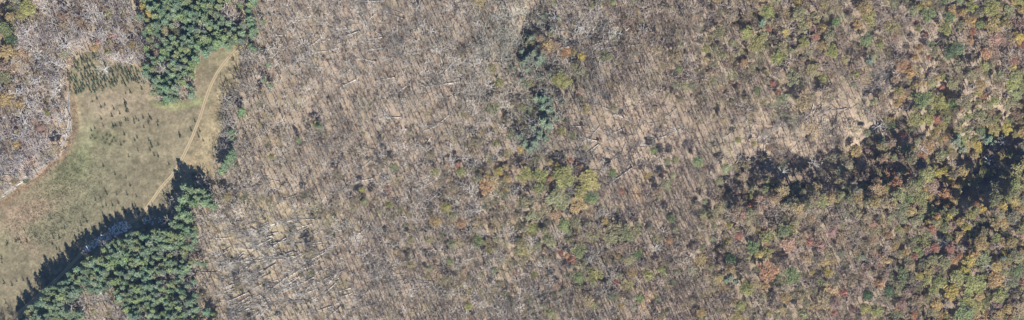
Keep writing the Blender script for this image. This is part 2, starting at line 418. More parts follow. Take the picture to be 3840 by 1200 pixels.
def proto_fallen(L=15., snapped=False, green=0):
    T, C, B = Geo(), Geo(), Geo()
    q = R.uniform(-.6, .6, 3)
    tube(T, [(0, 0, .45), (L * .35, q[0] * .3, .42), (L * .7, q[1] * .6, .6), (L * .98, q[2], 1.0)], [.42, .34, .24, .07], 5)
    P, D = [], []
    for i in range(11):
        t = R.uniform(.45, .93) * L; a = R.uniform(.25, .85) * R.choice([-1, 1]); ln = (L - t) * .35 + R.uniform(1.8, 4.2)
        b = np.array([t, q[1] * .5, .6]); e = b + np.array([cos(a) * ln, sin(a) * ln, R.uniform(0, .8) * ln]); e[2] = max(e[2], .1)
        tube(C, [b, (b + e) / 2 + R.normal(size=3) * .2, e], [.17, .12, .04], 3, .9)
        for s in (.35, .6, .8, 1.):
            d = (e - b) / np.linalg.norm(e - b) + R.normal(size=3) * .45; d *= ln * .35; d[2] = abs(d[2])
            P.append(b + (e - b) * s); D.append(d)
    P, D = np.array(P), np.array(D); slivers(C, P, D, .22, rc(len(P), .8, 1.1))
    k = R.randint(0, len(P), 60); d = D[k] + R.normal(size=(60, 3)) * .6; d[:, 2] = np.abs(d[:, 2]) * .5
    slivers(C, P[k] + D[k] * R.uniform(.2, 1, (60, 1)), d * .9, .15, rc(60, .75, 1.1))
    if not snapped:
        n = 16; a = np.linspace(0, 2 * pi, n, endpoint=False); rr = R.uniform(.8, 1.5, n)
        V = [(-.25, 0, .9)] + [(-.1 + R.uniform(-.3, .3), cos(x) * y, max(.02, .9 + sin(x) * y)) for x, y in zip(a, rr)] + [(.35, cos(x) * .45, max(.03, .6 + sin(x) * .45)) for x in a]
        F = [(0, i + 1, (i + 1) % n + 1) for i in range(n)] + [(i + 1, n + 1 + i, (i + 1) % n + 1) for i in range(n)] + [((i + 1) % n + 1, n + 1 + i, n + 1 + (i + 1) % n) for i in range(n)]
        B.add(V, F, (.21, .135, .085))
        slivers(B, np.tile([[-.1, 0, .9]], (8, 1)), R.normal(size=(8, 3)) * np.array([.3, 1, .8]) + (0, 0, .5), .14, rc(8, .10, .2))
    return T.get(), C.get(), (None if snapped else B.get())
def proto_shrub():
    C = Geo(); n = 90; d = R.normal(size=(n, 3)); d[:, 2] = np.abs(d[:, 2]) + .3; d /= np.linalg.norm(d, axis=1)[:, None]
    slivers(C, np.zeros((n, 3)) + R.normal(size=(n, 3)) * np.array([.5, .5, 0]), d * R.uniform(.9, 2.3, (n, 1)), .12, rc(n, .7, 1.15))
    return C.get()

BARE = [proto_bare(16 + i % 3, 3.5 + .25 * (i % 4), 7 + i % 3, 170) for i in range(7)]
POLE = [proto_bare(13, 2.1, 5, 60) for i in range(4)]
BROAD = [proto_broad(15 + i % 3, 5, 9 + i % 4, 900, .72) for i in range(7)]
SMALL = [proto_broad(12, 5, 6, 330, .78) for i in range(4)]
THIN = [proto_broad(14, 5, 9, 250, .58, 1.1) for i in range(5)]
PINE = [proto_pine(19 + i % 3, 3.1 + .2 * (i % 3)) for i in range(7)]
SAP = [proto_sapling() for i in range(4)]
FALL = [proto_fallen(14 + i, i % 3 == 2) for i in range(6)]
SHR = [proto_shrub() for i in range(3)]

# ------------------------------------------------------------------ the list of trees: (kind, proto, X, Y, scale_r, scale_h, rot, crown colour, bark colour, px, py, letter)
trees = []
taken = {}
def near(X, Y, s):
    ci, cj = int(X // 8), int(Y // 8)
    for i in (ci - 1, ci, ci + 1):
        for j in (cj - 1, cj, cj + 1):
            for x, y, r_ in taken.get((i, j), ()):
                if (x - X) ** 2 + (y - Y) ** 2 < (.5 * (s + r_)) ** 2: return True
    return False
def take(X, Y, s): taken.setdefault((int(X // 8), int(Y // 8)), []).append((X, Y, s))
def unlean(px, py, h):
    """ground point under a crown of height h that shows at px, py"""
    X, Y = W(px, py); k = h / CAMH
    return X - (X - CAMX) * k, Y - (Y - CAMY) * k
def vary(c, v=.12):
    return tuple(np.clip(np.array(c) * R.uniform(1 - v, 1 + v) * R.uniform(1 - v * .5, 1 + v * .5, 3), .01, .9))
GREY = [(.38, .345, .30), (.30, .265, .23), (.45, .41, .365), (.33, .285, .245), (.21, .185, .16)]
def bare_col(px, py):
    n = noise(px, py, 90, 9)
    if px < 560 and py < 760: base = np.array([(.44, .41, .395), (.33, .295, .285), (.39, .335, .315), (.48, .455, .44)][R.randint(4)])
    else: base = np.array(GREY[R.randint(5)]) * (1 + .25 * (px < 2000))
    if px > 2300: base = base * np.array((1.02, .93, .88))
    g_ = blob(np.float64(px), np.float64(py), 1900, 160, 140, 220)
    base = base * (1 - g_ * .5) + np.array((.36, .38, .30)) * g_ * .5
    n2 = noise(px, py, 38, 19); return tuple(base * (.6 + .45 * n + .35 * n2) * R.uniform(.8, 1.2))
def bark_col(px, py):
    return tuple(np.array((.36, .32, .28)) * R.uniform(.7, 1.3) * (1.35 if px < 560 and py < 760 else 1))

# hand-read crowns: x, y, radius (photo px), colour letter
LM = """105 30 28 Y,75 55 20 Y,35 60 16 O,15 105 22 g,32 130 20 g,42 152 20 d,27 200 28 O,22 255 26 b,20 290 22 k,15 370 26 O,80 392 15 O,534 25 11 y,556 55 15 y,410 55 15 Y,492 172 15 O,385 35 15 b,
233 60 18 b,141 276 13 O,425 137 13 r,375 162 11 r,358 181 14 O,407 199 13 Y,472 112 13 b,621 115 20 k,591 199 18 b,62 544 16 O,67 494 12 O,152 480 13 p,179 422 12 Y,240 95 16 b,300 85 18 b,
440 185 16 b,330 100 16 b,
1357 497 9 g,1359 710 12 Y,1459 768 14 Y,1729 643 17 Y,1821 703 26 o,1454 708 16 p,1861 539 13 Y,1868 643 16 y,1672 778 20 Y,1603 425 14 k,1717 616 9 r,1190 470 14 g,1170 455 10 g,1220 505 12 k,
1630 832 20 O,1729 840 15 o,1791 904 22 g,1836 937 15 Y,1687 981 13 g,1727 1068 9 Y,1757 1148 15 Y,1538 897 13 k,1500 790 13 k,1350 745 12 k,
1965 658 29 Y,2022 658 28 Y,2114 666 37 Y,2210 678 37 Y,2089 626 15 y,2059 609 13 O,1962 611 10 o,2143 601 10 r,2178 626 10 o,2064 671 11 o,2218 743 23 g,2168 770 28 O,2178 723 23 Y,2094 748 40 k,
2104 492 14 Y,2297 648 15 g,2501 693 20 k,2452 564 13 g,2427 658 16 O,2148 509 17 k,2332 718 10 r,2123 196 17 o,2108 202 11 o,2150 196 13 O,2056 171 23 O,2083 169 18 b,2183 214 15 y,2098 298 28 Y,2128 308 18 Y,
2173 345 12 p,2337 256 9 p,2217 17 13 Y,1870 308 16 Y,1929 303 14 k,2040 790 30 k,2000 810 24 k,1960 760 24 k,
2114 845 23 g,2268 830 15 O,2310 855 34 k,2350 875 30 k,2390 860 24 k,2290 890 26 k,2173 939 25 g,1955 914 20 k,2190 1010 30 k,2230 1035 28 Y,2170 1040 22 g,2104 949 11 r,2143 974 14 r,2126 961 10 o,2084 1071 17 b,2310 1058 10 r,
2387 954 18 g,2432 1031 20 Y,2481 1014 15 Y,2516 822 15 g,2397 1118 17 g,2064 1178 20 k,2004 1031 12 Y,2367 1024 18 O,2511 904 13 o,2337 929 24 b,2034 937 10 o,2060 900 26 k,2000 860 22 Y,2220 890 22 k,
2774 884 15 r,2734 902 10 y,2866 857 11 r,2875 914 11 r,2957 914 28 p,3037 907 15 r,3077 919 22 p,3119 872 17 p,2878 1014 36 o,2850 1005 22 k,2793 999 23 b,2878 889 24 Y,2942 874 30 g,2970 860 18 Y,2823 929 24 g,2878 949 20 Y,
2744 969 20 d,2870 1073 16 O,2970 1033 28 g,3104 1021 16 y,3047 1018 9 y,3166 1098 15 r,3129 1175 11 r,2798 1083 24 Y,2774 1148 18 Y,2625 971 22 O,2630 1172 17 O,2947 1118 20 O,3012 1177 22 k,2880 1175 11 Y,2736 845 12 y,
3570 812 17 y,3480 832 10 y,3612 830 18 O,3630 850 15 y,3607 885 20 O,3677 914 25 O,3736 840 22 O,3700 870 20 k,3508 929 15 r,3543 939 12 p,3627 951 10 o,3597 961 12 o,3431 961 13 r,3334 882 14 o,3563 1098 28 y,3448 1036 14 y,
3543 984 25 k,3523 1058 22 Y,3652 1068 38 Y,3627 1123 28 Y,3617 1177 34 g,3747 1108 26 Y,3811 1019 25 g,3776 1160 17 O,3831 1058 10 r,3741 1148 16 p,3299 1063 18 o,3349 1063 18 k,3255 1108 18 d,3290 1168 21 Y,3334 1093 18 d,
3245 1158 20 Y,3498 974 18 k,3220 559 21 O,3443 440 26 Y,3483 445 23 Y,3533 435 18 r,3533 484 21 O,3799 475 19 y,3816 566 14 Y,3558 569 22 k,3540 640 16 y,3572 632 17 y,3595 625 13 y,3692 569 13 O,3652 624 24 O,
3590 663 14 y,3332 688 22 Y,3354 639 18 o,3506 696 25 b,3488 733 17 O,3568 723 22 o,3612 718 21 O,3600 745 16 O,3667 765 11 r,3692 783 18 y,3766 693 34 k,3637 768 22 k,3538 758 12 O,3220 743 19 O,3240 703 16 Y,3419 703 28 k,
2861 739 8 r,2814 763 14 r,2786 730 12 r,2898 693 15 Y,2814 733 14 Y,3176 723 15 Y,2997 723 28 k,3117 698 34 b,2769 524 11 Y,2682 435 10 g,2833 534 9 y,2866 668 9 Y,2990 690 22 k,
2917 216 25 Y,2880 107 13 r,3089 102 15 O,3051 107 12 p,3059 137 14 r,3017 154 20 Y,2992 10 15 y,2798 124 23 Y,2838 164 28 Y,3114 134 22 k,3121 189 24 Y,3081 169 16 O,2545 263 15 g,2649 184 15 Y,2699 119 25 k,2878 40 25 Y,
2997 50 24 k,2838 338 15 g,2823 248 18 k,3086 293 16 Y,2972 293 28 k,2898 313 11 r,2917 348 11 r,3136 84 16 g,2788 234 12 o,3060 60 22 k,
3456 30 18 y,3478 50 26 g,3242 30 26 O,3260 65 25 Y,3215 94 18 O,3252 149 23 g,3302 169 15 Y,3441 84 9 r,3503 94 11 p,3471 127 11 r,3451 176 15 o,3550 102 24 Y,3600 95 18 k,3483 216 9 r,3722 97 29 O,3714 30 28 Y,3647 119 14 r,
3637 154 14 o,3816 144 19 y,3801 251 14 y,3742 256 11 r,3468 368 30 g,3543 368 28 Y,3548 318 9 r,3697 355 13 o,3598 238 25 k,3508 189 20 k,3210 278 14 Y,3642 25 22 Y,3690 420 24 k,3620 440 22 k,3780 380 22 k,3640 280 22 k,3650 480 22 k"""
LMB = """243 169 28,206 333 36,388 261 28,3538 907 24,1752 595 22,1310 120 20,3786 519 20,3742 589 22,2890 615 20,2945 640 20,3065 610 24,1752 975 22,1330 900 22,2460 930 22,140 200 24,90 470 26,60 350 22,
2170 100 22,2310 120 24,2410 110 20,2060 1060 20,3300 470 20,3400 520 22,3460 560 22,3380 600 20,3600 610 20,2000 900 18,1790 90 20,1830 170 20,1700 240 20,1800 240 20,2080 60 22,3640 850 22,3700 1000 22,1920 40 18,1860 60 20"""
PN = """690 702 14,712 712 14,736 716 13,700 735 14,762 718 13,680 748 15,722 760 13,670 780 14,690 805 15,748 742 13,782 752 12,792 772 12,664 815 14,702 822 13,778 735 12,735 738 12,760 760 12,650 838 14,
905 415 12,900 428 10,868 572 12,862 590 13,850 606 13,842 620 12,828 640 12,838 632 10,866 498 11,872 520 8,945 182 12,938 172 11,935 72 14,940 92 13,948 112 14,925 58 10,
1974 219 19,1999 199 18,2028 214 16,1954 189 14,1991 134 15,1960 232 15,2015 232 14,2038 373 20,2052 390 16,2009 368 15,2035 400 14,2062 415 15,1950 514 19,2007 537 20,2020 515 15,2039 455 22,2060 470 15,1990 560 15,2000 480 16,2025 500 14,
2010 540 14,1968 540 16,2045 520 15,2080 440 12,2860 82 15,3265 229 13,3607 519 15,3642 547 13,3742 507 15,3760 520 12,3610 500 11,2740 1040 13,2725 1050 10,980 80 8,1005 240 8,1010 318 9,988 300 8,1115 525 9,1195 475 10,870 560 10,
3720 495 12,3320 520 12,3630 535 10,3240 960 10,3762 970 11,2760 1055 10"""

def add_tree(kind, pr, px, py, rs, hs, col, bark, letter, seen_h, base=False, spacing=3.5, hand=False):
    X, Y = W(px, py) if base else unlean(px, py, seen_h)
    take(X, Y, spacing)
    trees.append(dict(kind=kind, pr=pr, X=X, Y=Y, Z=float(zat(X, Y)), rs=rs, hs=hs, rot=R.uniform(0, 2 * pi), col=col, bark=bark, px=px, py=py, L=letter, hand=hand, size=rs * {'bare_tree': 3.6, 'broadleaf_tree': 5, 'pine_tree': 3.2}.get(kind, 1)))
for e in LM.replace('\n', '').split(','):
    x, y, r_, c = e.split(); x, y, r_ = float(x), float(y), float(r_) / S
    r_ *= 1.15; rs = r_ / 4.7
    hs = float(np.clip(.55 + r_ / 16, .6, 1.05)) * (1.15 if x > 2700 or x < 300 else 1)
    pr = ('BROAD', R.randint(7)) if (r_ > 3.6 or c in 'yYOor') else ('SMALL', R.randint(4))
    if c in 'kb' and x > 700 and R.rand() < .25: pr = ('THIN', R.randint(5))
    add_tree('broadleaf_tree', pr, x, y, rs, hs, vary((np.array(PAL[c]) * (1 - HB[c]) + np.array((.31, .265, .20)) * HB[c]) * 1.3, .08), bark_col(x, y), c, 13 * hs, spacing=r_ * 1.7, hand=True)
for e in LMB.replace('\n', '').split(','):
    x, y, r_ = [float(a) for a in e.split()]
    add_tree('bare_tree', ('BARE', R.randint(7)), x, y, r_ / S / 4.2, .9, tuple(np.array(bare_col(x, y)) * 0 + np.array((.62, .60, .57)) * R.uniform(.85, 1.1)), (.5, .47, .44), 'w', 12, spacing=4.5, hand=True)
for e in PN.replace('\n', '').split(','):
    x, y, r_ = [float(a) for a in e.split()]
    rs = r_ / S / 3.3; h_ = float(np.clip(.35 + rs * .5, .4, .95)) * (1.35 if (x < 800 and y > 650) or (815 < x < 876 and 565 < y < 650) else 1); rs *= 1.12 if x < 900 else 1
    mid_ = x > 1500
    add_tree('pine_tree', ('PINE', R.randint(7)), x, y, rs, h_, vary((.25, .33, .185) if not mid_ else (.27, .32, .225), .12), (.22, .17, .13), 'P', 17 * h_, spacing=3.2, hand=True)

GULLY = [(2012, 40), (1990, 150), (1992, 230), (2010, 310), (2040, 380), (2052, 450), (2030, 500), (1995, 560)]
for i in range(46):
    t_ = R.uniform(0, 6.99); k = int(t_); f_ = t_ - k
    x = GULLY[k][0] * (1 - f_) + GULLY[k + 1][0] * f_ + R.normal() * 32; y = GULLY[k][1] * (1 - f_) + GULLY[k + 1][1] * f_
    X, Y = unlean(x, y, 11)
    if near(X, Y, 3.2): continue
    add_tree('pine_tree', ('PINE', R.randint(7)), x, y, R.uniform(.45, .9), R.uniform(.5, .75), vary((.27, .31, .235), .14), (.22, .17, .13), 'P', 12, spacing=3.6, hand=True)
# fill: candidates over the frame and a small margin, kind chosen from the layout
NC = 60000
cx = R.uniform(-110, 3950, NC); cy = R.uniform(-60, 1330, NC)
dn = grid_val(DENS, cx, cy); lf = grid_val(LEAF, cx, cy)
inF = inside(FIELD, cx, cy); jx, jy = (noise(cx, cy, 30, 41) - .5) * 50, (noise(cx, cy, 30, 42) - .5) * 30
inG = inside(GROVE, cx + jx, cy + jy); inS = inside(STAND, cx + jx * (cx > 560), cy) & ~inside(HOLE, cx + jx, cy + jy) & (R.rand(NC) > np.clip((cx - 610 + (1200 - cy) * .05) / 230, 0, .93) * (cy > 930)); inP = inside(PLANT, cx, cy)
dip = dipv(cx, cy, 1.0, 1.0); trk, _, _ = seg_dist(TRACK, cx, cy); stm, _, _ = seg_dist(STREAM, cx, cy)
clr = np.clip(sum(blob(cx, cy, *b) for b in [(2300, 460, 55, 40), (2250, 540, 40, 50), (2340, 600, 40, 45), (2400, 730, 22, 30), (2850, 500, 60, 45), (3110, 410, 120, 35, -8), (3330, 300, 60, 40), (3270, 360, 70, 30), (3400, 190, 40, 45),
                                               (2424, 1140, 22, 50, 20), (870, 990, 110, 60), (1010, 900, 130, 45, -15), (1100, 1080, 120, 60), (900, 1130, 70, 40), (1500, 460, 60, 30), (1080, 440, 60, 50), (1650, 500, 50, 35), (1290, 320, 60, 30), (930, 480, 40, 60), (960, 640, 60, 40),
                                               (2980, 960, 30, 20), (2530, 480, 60, 50), (2700, 520, 60, 40), (870, 700, 40, 30), (1080, 330, 60, 40)]), 0, 1)
patch = noise(cx, cy, 45, 12); patch2 = .6 * noise(cx, cy, 70, 14) + .4 * noise(cx, cy, 30, 15)
for i in range(NC):
    x, y = cx[i], cy[i]
    if inF[i] or (trk[i] < 14 and y < 1060) or stm[i] < 9: continue
    fine = stm[i] < 26 and x < 270
    d = dn[i]
    if inG[i] or inS[i]:
        if (910 < x < 932 and 60 < y < 150): continue
        odd = noise(x, y, 40, 13) > (.70 if inG[i] else .78)
        if not (odd and R.rand() < .8 and not (inS[i] and x < 300)):
            edge = inS[i] and y < 1150 and seg_dist(FIELD, x, y)[0] < 75 and x < 680
            h_ = R.uniform(1.08, 1.32) if edge else R.uniform(.72, 1.1); X, Y = unlean(x, y, 17 * h_)
            if near(X, Y, 3.6 if edge else 4.2): continue
            add_tree('pine_tree', ('PINE', R.randint(7)), x, y, R.uniform(.65, 1.35), h_, vary(((.25, .325, .205), (.27, .32, .16), (.20, .27, .17))[R.randint(3)], .15), (.22, .17, .13), 'P', 17 * h_, spacing=R.uniform(3.8, 5.0))
            continue
        d = 9
    s = np.interp(d, [3, 4, 5, 6, 7, 8, 9], [5.2, 4.7, 4.1, 3.8, 3.6, 3.5, 3.4]) * (1 + clr[i] * .5) * (.66 + .72 * patch2[i])
    inner = dip[i] > 9.3
    if inner and R.rand() < .78: continue
    rim = (not inner) and x > 1900 and max(float(dipv(np.float64(x), np.float64(y - 45), 1., 1.)), float(dipv(np.float64(x), np.float64(y - 78), 1., 1.))) > 8.2          # south of a hollow: tall trees
    leafy = R.rand() < (lf[i] / 10 * (1.7 if x > 3350 else 1.35 if x > 2600 else 1.1) * (.3 + 1.4 * patch[i])) or (rim and R.rand() < .92)
    if clr[i] > .45 and R.rand() < .8: leafy = False
    if leafy:
        hc = HUE[int(np.clip(y // 120, 0, 9))][int(np.clip(x // 120, 0, 31))]
        c = MIX[hc][R.randint(8)]
        r_ = float(np.clip(R.lognormal(1.48, .34), 2.2, 8.0)) * (1.3 if x > 3350 else 1.15 if x > 2900 else 1.)
        X, Y = unlean(x, y, 11)
        if near(X, Y, max(s * (.85 if rim else 1), r_ * (.85 if rim else 1.1))): continue
        thin = R.rand() < (.6 if x < 3350 else .22) and not rim
        pr = ('THIN', R.randint(5)) if thin else (('SMALL', R.randint(4)) if r_ < 3.2 else ('BROAD', R.randint(7)))
        colr = np.array(PAL[c]) * (1 if not thin else 1.0)
        wb = (.55 if x < 3350 else .24) + (.15 if c in 'rpo' else 0); colr = colr * (1 - wb) + np.array((.33, .285, .215)) * wb; colr = colr * 1.3
        h_ = float(np.clip(.5 + r_ / 12, .55, 1.0)) * (1.6 if rim else 1) * (.5 if inner else 1) * R.uniform(.85, 1.15)
        add_tree('broadleaf_tree', pr, x, y, r_ / 4.7, h_, vary(colr, .14), bark_col(x, y), c, 12 * h_, spacing=max(s, r_ * 1.05))
    else:
        if fine and R.rand() < .3: continue
        h_ = R.uniform(.7, 1.3) * (1.45 if rim else 1) * (.45 if inner else 1) * (.9 if d < 6 else 1)
        X, Y = W(x, y)
        if near(X, Y, s): continue
        pole = R.rand() < (.50 if d < 6 else .22)
        pr = ('POLE', R.randint(4)) if pole else ('BARE', R.randint(7))
        add_tree('bare_tree', pr, x, y, R.uniform(.8, 1.25) * (1.15 if d >= 7 else 1.), h_, bare_col(x, y), bark_col(x, y), 'w', 12 * h_, base=True, spacing=s)
PROTOS = dict(BARE=BARE, POLE=POLE, BROAD=BROAD, SMALL=SMALL, THIN=THIN, PINE=PINE, SAP=SAP)

# saplings
saps = []
def zl(s, ox, oy, k=2.0125):
    for e in s.split():
        a = e.split(','); saps.append((float(a[0]) / k + ox, float(a[1]) / k + oy, float(a[2]) if len(a) > 2 else 1.0, 'field'))
zl("765,5 860,18 905,55 965,40,2.4 848,75,1.4 765,95 778,145 852,140 856,152 873,145 915,125 908,140 952,105 968,103 1010,97 1028,92 1047,107 1015,125 1082,87 1130,82 1142,95 1125,110 1120,125 1193,113 1192,142 1087,158 715,165 690,182 938,212 1035,235 1017,255 1125,258 1140,272 1147,305,1.5 1198,290 1135,330 1042,333 1167,370 1198,380 970,377 912,290 778,450 868,513 953,540 985,598 797,640 808,662 882,665 962,665 1033,680 758,690 722,707 803,745 778,758 897,730 923,780 948,793 1028,753 852,748 1155,745 1240,657,1.3", 0, 400)
zl("385,42 187,130 268,178 279,170 133,200 146,198 120,212 160,222 206,214 408,190 453,190 402,237 433,272 458,290 598,138 494,117 617,90 661,66 636,32 783,18 815,53 700,123 57,228 50,240 16,342 15,372 308,453 32,530 92,545 126,513 178,507 166,613 45,678 68,712", 0, 800)
zl("443,183 357,218,1.3 357,230,1.3 502,233,1.3 535,262 508,190 273,437 570,502,1.4 470,115 680,88", 500, 400)
zl("757,443 772,523 778,548 728,530 758,592 703,607,1.3 755,670 685,730 67,675,1.5 42,627", 500, 0)
zl("703,770 737,748 952,708 988,702,1.3 950,785,1.8 795,795", 0, 0)
pl = []
for i in range(9000):
    x, y = R.uniform(240, 560), R.uniform(190, 360)
    if inside(PLANT, x, y) and noise(x, y, 26, 21) < .74 and all((x - a) ** 2 + (y - b) ** 2 > 8.4 ** 2 for a, b in pl) and len(pl) < 175:
        pl.append((x, y))
for x, y in pl: saps.append((x, y, R.choice([R.uniform(.8, 1.25), R.uniform(1.0, 1.7)]), 'plantation'))

# fallen trees: x0,y0 (root) -> x1,y1 (tip), in tile pixels
fallen = []
def fl(s, ox, oy, k=2.0125):
    for e in s.split():
        a = [float(v) for v in e.split(',')]
        fallen.append((a[0] / k + ox, a[1] / k + oy, a[2] / k + ox, a[3] / k + oy, True))
fl("990,618,700,665 110,325,0,345 585,312,440,330 555,145,410,100 450,180,340,190 220,235,50,300 720,270,640,40 525,440,470,300 1080,330,990,385 1150,250,1080,370 485,585,350,610 575,650,450,740 345,470,200,440 180,510,110,460 850,510,800,320 940,710,860,760 970,545,900,540 290,205,220,90 460,320,390,390 650,220,560,255 1180,400,1090,430 1020,120,940,60 820,85,780,160 415,10,200,20 550,110,420,60 285,20,190,90 80,245,0,230 700,270,640,60", 1240, 0)
fl("0,402,110,398 570,165,500,290 845,125,690,190 580,365,590,450 905,275,905,440 440,290,370,420 0,620,160,622 600,620,560,740 330,325,200,300 100,300,50,400 540,80,400,90 480,95,380,40 900,60,780,160 700,540,600,500 960,600,890,640 720,300,745,400 360,250,355,380 180,650,270,720", 1240, 400)
fl("290,445,430,445 800,45,700,70 985,200,780,245 1288,270,1150,310 1108,130,990,170 1288,415,1120,460 620,350,460,385 60,0,200,20 770,325,690,200 1140,660,1230,610 680,660,560,720 480,290,560,420 1200,560,1100,600 640,60,420,80", 600, 800)
fl("470,150,330,140 150,60,80,110 165,105,60,100 575,455,440,470 500,405,380,430 575,495,480,520 380,675,230,710 240,690,120,740 660,245,600,210 760,275,670,295 800,240,750,300 380,360,280,400 680,520,800,590 850,490,800,560 130,210,0,250 120,420,0,480 160,560,40,600", 1240, 800)
fl("695,262,520,240 695,285,550,395 945,460,750,610 580,150,420,155 740,400,690,545 930,398,860,420 520,110,590,160 1085,560,1075,700 1155,700,1050,745 1050,420,1150,425 1280,10,1190,90 1110,50,1070,0 970,210,860,235 855,185,760,225 690,262,510,225 700,290,600,420", 1900, 400)
fl("950,200,830,200 870,285,690,205 735,345,640,350 975,385,860,455 1095,370,1000,480 1025,345,900,370 1190,240,1080,265 1225,335,1050,350 1210,480,1070,490 1060,50,940,80 1190,10,1130,110 860,260,720,180 1280,250,1200,190 1210,70,1130,130 500,750,640,780", 1800, 0)
fl("590,265,480,262 520,310,430,285 545,240,470,170 555,340,540,190 600,365,470,380 460,435,370,465 225,275,120,320 140,520,40,495 725,225,630,80 880,30,800,130 810,250,770,140 970,300,965,180 385,165,460,110 1065,190,990,130 720,375,650,305 390,690,240,740 1190,445,1050,415 605,280,540,180 860,10,640,50 740,190,650,90 800,50,800,150 455,200,380,180 480,230,390,225 450,300,370,290 1030,200,1100,60 1000,60,1040,200 850,100,700,140", 2600, 400)
fl("190,560,140,430 320,605,200,585 400,310,330,270 1110,380,1030,378 230,600,90,612 200,90,120,180 450,800,...".replace(" 450,800,...", ""), 2500, 0)
fl("850,5,740,40 520,488,430,495 200,440,230,560 250,560,290,440 330,430,280,540 70,560,10,650 300,650,200,560", 3200, 0)
fl("1055,120,940,88 535,360,540,270 440,410,350,403 60,545,0,520", 3200, 400)
# along the stream: pale trees leaning and lying over it
SX = STREAM
for i in range(46):
    k = R.randint(1, len(SX) - 3); t = R.rand(); x = SX[k][0] * (1 - t) + SX[k + 1][0] * t; y = SX[k][1] * (1 - t) + SX[k + 1][1] * t
    if i % 2: dx, dy = SX[k + 1] - SX[k]; a = math.atan2(dy, dx) + R.uniform(-.3, .3) + (pi if R.rand() < .5 else 0)
    else: a = pi + R.uniform(-.5, .15)
    l = R.uniform(28, 58); x += R.uniform(-8, 8); y += R.uniform(-6, 6)
    fallen.append((x, y, x + cos(a) * l, y + sin(a) * l, 'stream'))
for (n, x, y, rx, ry, a0, sp) in [(150, 1000, 1010, 280, 180, 154, 26), (30, 1010, 850, 200, 50, 165, 16), (62, 1400, 180, 330, 170, 165, 70), (30, 1550, 640, 260, 200, 150, 80), (26, 2480, 520, 150, 110, 150, 80), (20, 3080, 400, 200, 50, 120, 80), (18, 3330, 240, 80, 80, 110, 80), (34, 2260, 110, 190, 100, 165, 40), (20, 2290, 560, 160, 120, 150, 60),
                                    (36, 2920, 470, 260, 100, 120, 80), (14, 3330, 300, 90, 70, 100, 80), (16, 1000, 650, 120, 130, 160, 40), (16, 1450, 1020, 200, 140, 160, 50), (10, 2850, 650, 120, 60, 150, 60), (14, 60, 640, 90, 70, 175, 20), (12, 1020, 150, 100, 140, 160, 60)]:
    for i in range(n):
        q = R.normal(size=2) * .55; fx, fy = x + q[0] * rx, y + q[1] * ry
        if inside(FIELD, fx, fy) or inside(STAND, fx, fy): continue
        a = radians(a0 + R.normal() * sp * .5); l = R.uniform(34, 76) * (1.25 if sp == 26 else 1)
        fallen.append((fx, fy, fx + cos(a) * l, fy + sin(a) * l * 1.0, False))

# ------------------------------------------------------------------ placing: individuals and the rest
def wh(c): return (c[0], c[1], c[2], 1.0)
_mc = {}
def proto_mesh(key, part, data, m):
    k = (key, part)
    if k not in _mc: _mc[k] = mesh_of(part, data[0], data[1], data[2], [m])
    return _mc[k]
def new_thing(name, loc, rot, scale, label, cat, group):
    o = bpy.data.objects.new(name, None); COL.objects.link(o); o.empty_display_size = .5
    o.location = loc; o.rotation_euler = (rot if isinstance(rot, tuple) else (0, 0, rot)); o.scale = scale
    o['label'] = label; o['category'] = cat; o['group'] = group
    return o
def child(name, me, par, col):
    o = bpy.data.objects.new(name, me); COL.objects.link(o); o.parent = par; o.color = wh(col); return o
class Merge:
    def __init__(s): s.v = []; s.t = []; s.c = []; s.m = []; s.n = 0
    def add(s, data, X, Y, Z, rs, hs, rot, col, mi):
        v, t, c = data; co, si = cos(rot), sin(rot)
        q = np.empty(v.shape, np.float32)
        q[:, 0] = (v[:, 0] * co - v[:, 1] * si) * rs + X; q[:, 1] = (v[:, 0] * si + v[:, 1] * co) * rs + Y; q[:, 2] = v[:, 2] * hs + Z
        s.v.append(q); s.t.append((t + s.n).astype(np.int32)); s.c.append((c * np.asarray(col)).astype(np.float32)); s.m.append(np.full(len(t), mi, np.int32)); s.n += len(v)
    def build(s, name, mats, label, cat):
        me = mesh_of(name, np.concatenate(s.v), np.concatenate(s.t), np.concatenate(s.c), mats, np.concatenate(s.m))
        o = bpy.data.objects.new(name, me); COL.objects.link(o); o['kind'] = 'stuff'
        o['label'] = label; o['category'] = cat
        return o

# words for places
def place(px, py):
    if inside(STAND, px, py): return 'in the pine stand'
    if inside(GROVE, px, py): return 'in the pine grove'
    if px < 290 and py > 380 and py < 800: return 'in the streamside wood'
    if px < 300: return 'in the wood above the stream'
    if px < 560 and py < 400: return 'behind the young plantation'
    if 620 < px < 830 and 660 < py < 860: return 'in the clump beside the track'
    if px < 960 and py < 700: return 'along the field hedge'
    if px < 830 and py > 1000: return 'on the ragged stand edge'
    if px < 1300 and py > 760: return 'among the parallel windthrow'
    if px < 1300 and py < 300: return 'on the slope past the grove'
    if px < 1300: return 'on the slope beside the field'
    if px < 1850 and py < 420: return 'in the flattened upper wood'
    if px < 1850 and py < 800: return 'on the thin central slope'
    if px < 1850: return 'in the bare lower wood'
    if px < 2160 and py < 600 and px > 1900: return 'along the evergreen gully'
    if px < 2300 and py > 560: return 'in the yellow-green oak belt'
    if px < 2560 and py < 380: return 'in the windthrow beside the gully'
    if px < 2560 and py < 780: return 'around the pinkish clearing'
    if px < 2560: return 'by the sandy scar'
    if py < 350 and px < 3180: return 'in the mottled top wood'
    if py < 350: return 'in the colourful corner wood'
    if py < 560 and px < 3350: return 'by the long pale clearing'
    if py < 800 and px < 3420: return 'in the shaded ravine'
    if py < 800: return 'in the dark eastern hollow'
    if px < 3200: return 'in the reddish lower wood'
    return 'in the gold corner wood'
